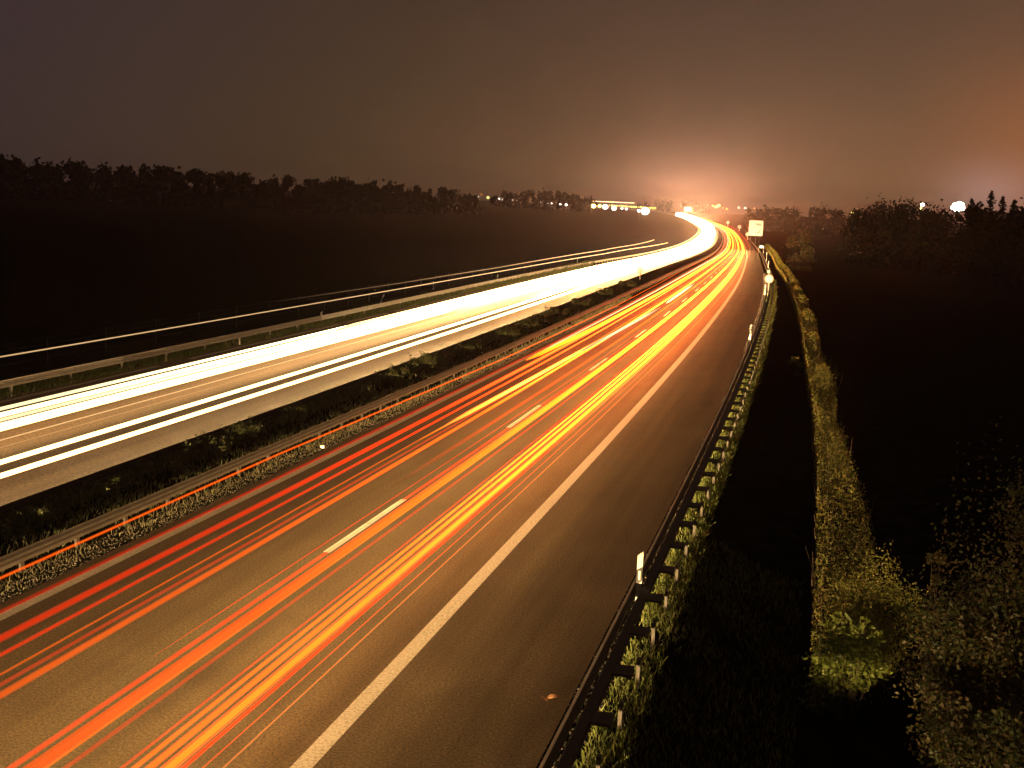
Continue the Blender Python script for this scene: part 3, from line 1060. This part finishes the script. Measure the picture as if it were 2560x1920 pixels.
def hedge():
    rng = np.random.default_rng(11)
    c = P(24, 12, -1)
    root = empty('hedge', c)
    tag(root, 'long narrow hedge lit from the road, running along the foot of the dark bank', 'hedge')
    lf, st = MB(), MB()
    s = 26.2
    while s < 520:
        dist = max(s, 18)
        leaf = .055 + .0011 * max(0, dist - 20)
        step = .5 + dist * .006
        wob = .35 * math.sin(s * .21) + .25 * math.sin(s * .53 + 1)
        oc = 11.85 + .12 * wob + (.45 if s < 34 else .45 * max(0, 1 - (s - 34) / 40)) - .9 * min(1, max(0, (s - 60) / 100)) + (0 if s < 250 else (s - 250) * .01)
        w = 1.1 + .25 * wob + (.7 * max(0, 1 - (s - 20) / 25)) + max(0, (s - 120) * .002)
        h = 1.9 + .3 * math.sin(s * .33) + .22 * wob + rng.uniform(-.15, .15)
        n = int(1250 * step / (leaf / .055) ** 1.5)
        x = rng.uniform(-.5, .5, n) * w
        t = rng.uniform(0, 1, n) ** .6
        z = t * h * (1 - .5 * (2 * x / w) ** 2 * rng.uniform(.3, 1, n))
        sj = s + rng.uniform(0, step, n)
        pts = P(sj, oc + x, 0)
        pts[:, 2] = gz(sj, oc + x) + z
        lf.quads(rand_quads(rng, pts, leaf, aspect=2.2), att=np.clip(.5 + .28 * math.sin(s * .7) + rng.normal(0, .22, n), 0, 1))
        if s < 90:
            for i in range(int(3 * step)):
                sj_, ox = s + rng.uniform(0, step), oc + rng.uniform(-.5, .5) * w
                a = P(sj_, ox, 0)
                a[2] = gz(sj_, ox)
                tilt = rng.normal(0, .22, 2)
                hh = h * rng.uniform(.7, 1.25)
                st.cyl(a, (a[0] + tilt[0], a[1] + tilt[1], a[2] + hh), .008, .003, n=3)
        s += step
    lf.build('foliage', M['leaf_hedge'], root, at=c)
    st.build('stems', M['twig'], root, at=c)


hedge()


def on_ground(s, o):
    p = P(s, o, 0)
    p[2] = gz(s, o)
    return Vector(p)


shrub('bright green leafy bush at the near end of the hedge', 'bush', on_ground(25.6, 12.25), 1.4, 1.2, 1.9, .10, 3200, M['leaf_bright'], 21)
shrub('olive upright bush rising behind the bright green one at the hedge end', 'bush', on_ground(27.6, 12.9), 1.6, 2.2, 2.5, .065, 8000, M['leaf_hedge'], 22, spiky=.8)
shrub('light green tuft leaning out of the hedge towards the dark bank', 'bush', on_ground(76, 10.7), .9, 1.4, 1.0, .13, 350, M['leaf_bright'], 23)
shrub('dim reddish-green shrub at the bottom right corner, right of the bright bush', 'bush', on_ground(24.4, 14.2), 2.2, 2.2, 2.8, .085, 10000, M['leaf_dark'], 24, spiky=.7)
shrub('tall dim shrub rising out of the picture at the lower right edge', 'bush', on_ground(26.4, 15.3), 2.6, 2.6, 4.9, .09, 15000, M['leaf_dark'], 25, spiky=.8, n_l=22)
shrub('slender dim sapling between the olive bush and the tall shrub', 'sapling', on_ground(26.3, 13.7), .55, .55, 3.6, .09, 700, M['leaf_dark'], 26, name='sapling', spiky=.25, n_l=7)
shrub('low dim shrub in front of the reddish-green one, cut by the bottom edge', 'bush', on_ground(22.4, 14.0), 1.8, 1.6, 1.9, .09, 3600, M['leaf_dark'], 27)
shrub('rounded brownish tree behind the big board, lit from the road', 'tree', on_ground(270, 15.2), 6.5, 6.5, 7.5, .55, 1600, M['leaf_dark'], 28, name='tree')


def grass(name, label, regions, mat, seed, cat='grass'):
    """regions: (s0, s1, o0, o1, count, height, width)"""
    rng = np.random.default_rng(seed)
    mb = MB()
    for (s0, s1, o0, o1, n, h, w) in regions:
        s = s0 + (s1 - s0) * rng.uniform(0, 1, n) ** 1.25
        o_ = rng.uniform(o0, o1, n)
        keep = (np.sin(s * 1.7 + o_ * 2.1) + np.sin(s * .63 - o_ * 1.3) + rng.normal(0, 1.0, n)) > -1.1
        s, o_ = s[keep], o_[keep]
        n = len(s)
        p = P(s, o_, 0)
        p[:, 2] = gz(s, o_)
        a = rng.uniform(0, 2 * np.pi, n)
        ln = rng.normal(0, .4, (n, 2))
        hh = h * rng.uniform(.4, 1.25, n) * (1 + s / 90)
        ww = w * (1 + s / 30)
        side = np.stack([np.cos(a), np.sin(a), np.zeros(n)], -1) * (ww * .5)[:, None]
        tip = p + np.stack([ln[:, 0] * hh, ln[:, 1] * hh, hh], -1)
        mid = p + np.stack([ln[:, 0] * hh * .3, ln[:, 1] * hh * .3, hh * .55], -1)
        q = np.stack([p - side * .3, mid - side, tip, mid + side], 1)
        mb.quads(q, att=np.clip(rng.normal(.5, .25, n), 0, 1))
    o = mb.build(name, mat)
    tag(o, label, cat, kind='stuff')
    return o


grass('grass', 'green grass lit in patches behind the shoulder guardrail and dim on the bank', [(13, 75, 8.02, 8.75, 17000, .17, .014), (75, 170, 8.0, 8.8, 4000, .16, .03), (13, 34, 8.75, 11.3, 8000, .16, .012), (12, 22, 11, 17, 5000, .2, .013)], M['grass'], 31)
grass('dry_grass', 'dry straw and weeds on both sides of the median guardrail', [(20, 120, -5.28, -5.0, 5000, .13, .014), (20, 70, -5.1, -4.85, 1200, .06, .012), (22, 80, -6.5, -5.5, 3500, .13, .014)], M['dry_grass'], 32)
grass('verge_grass', 'pale green verge grass under the silvery guardrail', [(36, 200, -21.6, -20.9, 7000, .2, .02), (36, 200, -20.9, -20.2, 15000, .26, .022), (36, 100, -24, -21.6, 5000, .22, .02)], M['grass'], 33)
grass('median_grass', 'low green growth in the dark median', [(22, 180, -7.8, -5.5, 16000, .15, .018), (22, 90, -7.85, -7.0, 7000, .24, .02)], M['leaf_median'], 34)


def gravel():
    rng = np.random.default_rng(41)
    mb = MB()
    for s0, s1, o0, o1, n, r0 in ((12, 80, 7.40, 8.0, 9000, .016), (80, 200, 7.4, 7.8, 2500, .04), (20, 110, -5.25, -4.74, 9000, .018)):
        s = s0 + (s1 - s0) * rng.uniform(0, 1, n) ** 1.4
        o_ = rng.uniform(o0, o1, n)
        p = P(s, o_, 0)
        r = r0 * rng.uniform(.5, 1.5, n) * (1 + s / 60)
        t = rng.uniform(0, 2 * np.pi, n)
        g = gz(s, o_)
        base = np.stack([np.stack([p[:, 0] + r * np.cos(t + k * 2.09), p[:, 1] + r * np.sin(t + k * 2.09), np.full(n, 0.) + np.maximum(g, np.interp(s, S, PZ) - .02)], -1) for k in range(3)], 1)
        top = np.stack([p[:, 0], p[:, 1], np.maximum(g, np.interp(s, S, PZ) - .02) + r * .9], -1)
        v = np.concatenate([base, top[:, None]], 1).reshape(-1, 3)
        b = mb.n
        mb.v.append(v)
        mb.n += 4 * n
        i4 = (b + np.arange(n) * 4)
        for a_, b_, c_ in ((0, 1, 3), (1, 2, 3), (2, 0, 3)):
            mb.f += list(zip((i4 + a_).tolist(), (i4 + b_).tolist(), (i4 + c_).tolist()))
        mb.m += [0] * (3 * n)
        mb.att.append(np.repeat(rng.uniform(0, 1, n) ** 1.6, 4))
    o = mb.build('gravel', M['gravel'])
    tag(o, 'loose gravel along the shoulder guardrail and the median edge', 'gravel', kind='stuff')


gravel()

MED = [(27, -6.7, .9, .35), (30.5, -7.0, 1.0, .38), (33.5, -6.4, .6, .3), (36.2, -6.9, 1.3, .5), (38.5, -6.9, 1.2, .55), (43.5, -7.2, .8, .35), (49, -6.5, .8, .35), (53.5, -6.8, 1.5, .6), (57.5, -6.9, 1.6, .75),
       (65, -6.7, 1.2, .45), (73.5, -6.6, 1.6, .7), (79.5, -6.7, 1.4, .6), (90, -6.8, 1.6, .6), (99, -6.7, 1.8, .7), (113, -6.7, 2.0, .7), (128, -6.6, 2.2, .7)]
for i, (s, o_, w, h) in enumerate(MED):
    where = ['nearest low weed clump in the median, at the left edge of the picture', 'second weed clump along the median', 'small weed tuft third along the median', 'yellow-green clump, first of two touching ones in the median',
             'yellow-green clump, second of two touching ones in the median', 'small dark clump beyond the two touching ones in the median', 'small clump before the tall median bushes', 'dense leafy median bush, first of the tall pair',
             'dense leafy median bush, taller one of the tall pair', 'low bush past the tall pair in the median', 'bushy median clump halfway to the median sign', 'bushy median clump right behind the halfway one',
             'median bush seventh before the white pole', 'median bush in front of the last three', 'median bush second before the white pole', 'median bush just before the white pole'][i]
    shrub(where, 'bush', on_ground(s, o_), w, w * 1.5, h * 1.2, .05 + s * .0009, int(900 * w), M['leaf_median'], 60 + i, group='weed clumps and bushes growing in the median', n_l=9, spiky=.2)

# ------------------------------------------------------------------ trees and woods on the skyline
def tree_mesh(rng, lf, tk, x, y, g, h, w, leaf, n, kind='round', tint=.5, low=.25):
    if tk is not None:
        tk.cyl((x, y, g - .3), (x, y, g + h * .55), h * .016, h * .009, n=6)
    if kind == 'round':
        k = max(5, int(n / 60))
        for j in range(k):
            t = rng.uniform(low, 1)
            a = rng.uniform(0, 2 * np.pi)
            rr = w * .5 * math.sqrt(max(0.08, 1 - ((t - .5) / .55) ** 2)) * rng.uniform(.2, 1)
            cx, cy, cz = x + rr * math.cos(a), y + rr * math.sin(a), g + h * (t * .9)
            if tk is not None:
                tk.cyl((x, y, g + h * t * .5), (cx, cy, cz), h * .008, h * .003, n=4)
            r = w * rng.uniform(.1, .19)
            m_ = n // k
            q = rng.normal(size=(m_, 3)) * .55
            lf.quads(rand_quads(rng, np.array([cx, cy, cz]) + q * r * 1.3, leaf, aspect=1.3), att=np.clip(rng.normal(tint, .2, m_), 0, 1))
    else:
        t = rng.uniform(0, 1, n) ** .8
        a = rng.integers(0, 7, n) * .9 + np.floor(t * 9) * .5 + rng.normal(0, .12, n)
        rr = w * .5 * (1.04 - t) * (np.abs(np.sin(t * 6 * np.pi)) * .75 + .25) * rng.uniform(.1, 1, n)
        c_ = np.stack([x + rr * np.cos(a), y + rr * np.sin(a), g + h * (.12 + .88 * t) - rr * .25], -1)
        lf.quads(rand_quads(rng, c_, leaf, flat=.5, aspect=2.2), att=np.clip(rng.normal(tint, .2, n), 0, 1))
        if tk is not None:
            tk.cyl((x, y, g + h * .5), (x, y, g + h), h * .012, h * .003, n=5)


def skyline_tree(label, u, v, dist, w, kind='round', n=2600, leaf=.75, seed=1):
    rng = np.random.default_rng(seed)
    top = pix(u, v, dist)
    g = gxy(top.x, top.y)
    h = top.z - g
    root = empty('conifer_tree' if kind != 'round' else 'tree', (top.x, top.y, g))
    tag(root, label, 'tree')
    lf, tk = MB(), MB()
    tree_mesh(rng, lf, tk, 0, 0, 0, h, w, leaf, n, kind)
    tk.build('trunk', M['leaf_black'], root)
    lf.build('crown', M['leaf_black'], root)


skyline_tree('round dark tree on the right skyline, left one of the tallest pair', 2218, 496, 380, 12, seed=71)
skyline_tree('round dark tree on the right skyline, right one of the tallest pair', 2268, 496, 375, 13, seed=72)
skyline_tree('lower dark tree left of the tallest pair on the right skyline', 2176, 511, 400, 11, seed=73)
skyline_tree('small dark tree at the left foot of the right skyline group', 2152, 519, 410, 8, seed=74)
skyline_tree('flat-topped dark tree between the small lamp and the brightest lamp', 2342, 516, 330, 13, seed=75)
skyline_tree('thin feathery tree just left of the brightest lamp', 2366, 502, 300, 5, n=260, leaf=.35, seed=76)
skyline_tree('feathery conifer just right of the brightest lamp', 2430, 497, 255, 12.0, 'conifer', n=1000, leaf=.6, seed=77)
skyline_tree('tallest pointed conifer on the right skyline', 2480, 477, 250, 13.0, 'conifer', n=1000, leaf=.6, seed=78)
skyline_tree('pointed conifer right of the tallest one', 2508, 492, 240, 11.5, 'conifer', n=1000, leaf=.6, seed=79)
skyline_tree('short conifer near the right edge of the skyline', 2536, 500, 245, 11.0, 'conifer', n=1000, leaf=.6, seed=80)
skyline_tree('low dark tree between the brightest lamp and the tallest conifer', 2455, 505, 265, 8, seed=81)
skyline_tree('dark tree cut by the right edge of the picture', 2562, 508, 240, 8, seed=82)


def wood(label, pts, rows, depth, hmin, seed, leaf, n, spacing, name='forest'):
    """a far wood as one mass. pts: (u, v of the tree tops, distance)"""
    rng = np.random.default_rng(seed)
    lf, tk = MB(), MB()
    us = [p[0] for p in pts]
    u = us[0]
    while u < us[-1]:
        v = np.interp(u, us, [p[1] for p in pts])
        d = np.interp(u, us, [p[2] for p in pts])
        for r in range(rows):
            dd = d + r * depth + rng.uniform(-.3, .3) * depth
            uu = u + rng.uniform(-.5, .5) * spacing * 3000 / d
            jit = rng.uniform(-.9, 1.6) * (.6 if u < 500 else 1)
            top = pix(uu, v + jit + r * 1.0, dd)
            g = gxy(top.x, top.y)
            h = max(hmin * rng.uniform(.8, 1.1), top.z - g)
            g = top.z - h if top.z - g > hmin else g
            g = gxy(top.x, top.y)
            h = max(3.0, top.z - g)
            tree_mesh(rng, lf, None, top.x, top.y, g, h, spacing * rng.uniform(1.5, 2.3), leaf * d / 600, n, 'round' if rng.uniform() < .9 else 'conifer', low=.02)
            tk.cyl((top.x, top.y, g - .3), (top.x, top.y, g + h * .6), .25, .12, n=4)
        u += spacing * 3000 / d * rng.uniform(.7, 1.1)
    root = lf.build(name, [M['leaf_black' if name == 'thicket' else 'leaf_wood']])
    tag(root, label, 'wood', kind='stuff')
    t = tk.build('trunks', M['leaf_black'], None)
    t.parent = root


wood('long dark wood along the hilltop on the left', [(-260, 388, 560), (0, 396, 560), (200, 408, 580), (400, 422, 620), (620, 436, 660), (780, 446, 700), (860, 448, 710), (960, 456, 760), (1060, 468, 840), (1150, 482, 920), (1185, 490, 980)], 2, 12, 9, 91, 2.3, 330, 6.5)
wood('separate rounded wood beyond the village lights left of the glow', [(1245, 492, 1500), (1262, 478, 1500), (1330, 476, 1500), (1410, 480, 1500), (1450, 488, 1500), (1478, 497, 1500)], 2, 18, 9, 92, 1.6, 200, 8)
wood('low dark wood on the skyline right of the big board', [(1880, 524, 1050), (1930, 518, 1000), (1960, 522, 1000), (2015, 518, 950), (2060, 522, 950), (2130, 530, 900), (2160, 532, 800)], 2, 16, 8, 93, 1.6, 200, 8)
wood('dark thicket closing the field below the right skyline trees', [(2140, 530, 360), (2200, 528, 360), (2330, 530, 330), (2450, 532, 300), (2600, 530, 280), (2750, 530, 270)], 3, 8, 8, 94, 2.4, 260, 5, name='thicket')
wood('faint hill wood behind the glowing end of the road', [(1590, 506, 2400), (1660, 499, 2400), (1760, 502, 2400), (1790, 512, 2400)], 1, 18, 9, 95, .8, 90, 14)

# ------------------------------------------------------------------ distant lamps
def lamp(label, u, v, dist, r, mat, k, group=None, name='distant_lamp', cat='lamp', watts=0):  # lights of unknown kind, drawn as globes on masts
    c = pix(u, v, dist)
    g = gxy(c.x, c.y)
    root = empty(name, (c.x, c.y, g))
    tag(root, label, cat, group)
    h = c.z - g
    if h > .5:
        p = MB()
        p.cyl((0, 0, -.3), (0, 0, h), .12, .08, n=6)
        p.box((0, -.3, h + .05), (.5, .9, .12))
        p.build('mast', M['steel_dark'], root)
    spots_ = [(0, 0, 0, r)] if name != 'floodlight' else [(-.9, 0, .3, r * .6), (.7, 0, .5, r * .62), (-.2, .2, -.5, r * .66), (1.3, .1, -.4, r * .45), (-1.6, 0, -.3, r * .4), (.2, 0, 1.1, r * .4)]  # floodlight gets extra globes added to bulk out its glare
    for (dx, dy, dz, r) in spots_:
        globe((dx, dy, h + dz), r, mat, k, root)  # globes larger than the lamps, bloom put into their shape
    return root


def globe(c, r, mat, k, root):
    b = MB()
    h = 0
    n, m_ = 12, 7
    v_ = []
    for i in range(m_ + 1):
        a = math.pi * i / m_
        for j in range(n):
            t = 2 * math.pi * j / n
            v_.append((r * math.sin(a) * math.cos(t), r * math.sin(a) * math.sin(t), h + r * .85 * math.cos(a)))
    b.add(v_, [(i * n + j, (i + 1) * n + j, (i + 1) * n + (j + 1) % n, i * n + (j + 1) % n) for i in range(m_) for j in range(n)], 0, k)
    g_ = b.build('lamp_globe', mat, root, smooth=True)
    g_.location = c


Lw, Ly, Lo = M['l_lamp'], M['l_lamp_y'], M['l_lamp_o']
lamp('dazzling floodlight on the right skyline, the brightest lamp there', 2396, 517, 420, 1.75, Lw, 70, name='floodlight', cat='floodlight')
lamp('small white lamp left of the brightest floodlight, upper of two', 2306, 512, 500, .75, Lw, 14)
lamp('tiny yellow lamp just below the small white lamp', 2303, 521, 500, .42, Ly, 8)
lamp('tiny yellow lamp at the left foot of the right skyline trees', 2131, 532, 900, 1.0, Ly, 5)
VG = 'village lights left of the glow'
lamp('dull orange lit spot, first of the village lights on the left', 1203, 486, 1600, 1.9, Lo, .5, VG)
lamp('white pinpoint just left of the dull orange village light', 1196, 492, 1600, .7, Lw, 3, VG)
lamp('warm yellow village light right of the dull orange one', 1220, 494, 1600, 1.6, Ly, 5, VG)
lamp('white village light at the start of the bright row', 1237, 496, 1600, 1.7, Lw, 6, VG)
for u, r in ((1248, 1.4), (1254, 1.3), (1260, 1.2), (1266, 1.1), (1272, 1.2)):
    lamp('one of the white lamps merging into a bright row in the village', u, 497.5 + (u - 1248) * .075, 1600, r, Lw, 6, VG)
for u, v, r in ((1282, 500, .8), (1292, 501, .5), (1352, 506, .6), (1370, 508, .6)):
    lamp('faint pinpoint among the village lights below the rounded wood', u, v, 1450, r, Lw, 1.5, VG)
lamp('white village light below the middle of the rounded wood', 1379, 508.5, 1450, 1.0, Lw, 4, VG)
lamp('white village light, left of the last pair below the rounded wood', 1401, 510.5, 1450, 1.1, Lw, 5, VG)
lamp('white village light, right of the last pair below the rounded wood', 1415.5, 512, 1450, 1.5, Lw, 6, VG)
CG = 'bright lights at the left of the glowing road end'
lamp('big yellow-white light at the left end of the bright cluster', 1484, 515, 1500, 2.8, Ly, 12, CG)
lamp('biggest white light in the middle of the bright cluster', 1513, 517, 1500, 3.3, Lw, 14, CG)
lamp('yellow light between the two biggest lights of the cluster', 1499, 515, 1500, 2.2, Ly, 8, CG)
lamp('white light hanging lower at the right of the bright cluster', 1535, 521, 1500, 2.7, Lw, 12, CG)
lamp('small white light right of the bright cluster, first of two', 1555, 521, 1500, 1.4, Lw, 7, CG)
lamp('small white light right of the bright cluster, second of two', 1566, 522.5, 1500, 1.5, Lw, 7, CG)
lamp('large white light standing alone left of the glowing road', 1613, 528, 1300, 4.2, Lw, 16, CG)
lamp('small white light touching the large lone one on its left', 1597, 527, 1300, 1.7, Lw, 8, CG)
for i, u in enumerate(range(1524, 1642, 6)):
    lamp('one of the small yellow street lamps in the row above the lone white light', u, 513.5 + (u - 1524) * .06, 1700, 1.3 if i % 4 else .8, Ly, 4, 'row of yellow street lamps before the glow')
RG = 'lights right of the glow'
for u, v, r, m_, lab in ((1782, 514, 1.2, Ly, 'yellow light at the left of the yellow group right of the glow'), (1790, 517, 1.8, Ly, 'yellow light in the middle of the yellow group right of the glow'),
                         (1797, 514, 2.0, Ly, 'topmost and largest yellow light right of the glow'), (1807, 520, .9, Lo, 'orange pinpoint right of the yellow group'),
                         (1817, 522.5, 1.3, Lo, 'orange light a little right of the yellow group'), (1847, 519, 1.3, Lw, 'pale light above the small distant round sign'),
                         (1863, 520, 1.3, Lw, 'pale light above the left side of the big board'), (1886, 521, .8, Lo, 'last faint light above the big board')):
    lamp(lab, u, v, 1700, r, m_, 5, RG)
# the streak of a moving light above the cluster
b = MB()
a_, e_ = pix(1482, 503, 1500), pix(1586, 507.5, 1500)
n = 10
pts = [a_.lerp(e_, i / n) for i in range(n + 1)]
for p, q in zip(pts[:-1], pts[1:]):
    b.cyl(p - Vector(a_), q - Vector(a_), .36, .36, n=6, att=3.0)
o = b.build('light_trail', M['l_marker'], at=(0, 0, 0))
o.location = a_
tag(o, 'short straight pale trail in the air above the bright cluster of lights', 'light trail')

# ------------------------------------------------------------------ haze
def haze():
    m, N, L = new_mat('haze_air')
    out = N.new('ShaderNodeOutputMaterial')
    v = N.new('ShaderNodeVolumePrincipled')
    v.inputs['Color'].default_value = (1.0, .73, .76, 1)
    v.inputs['Density'].default_value = HAZE_DENSITY
    v.inputs['Anisotropy'].default_value = .75
    L.new(v.outputs[0], out.inputs['Volume'])
    mb = MB()
    mb.box((250, 1725, 21), (6000, 5450, 58))
    o = mb.build('haze', m)
    tag(o, kind='stuff')


if HAZE_DENSITY > 0:
    haze()
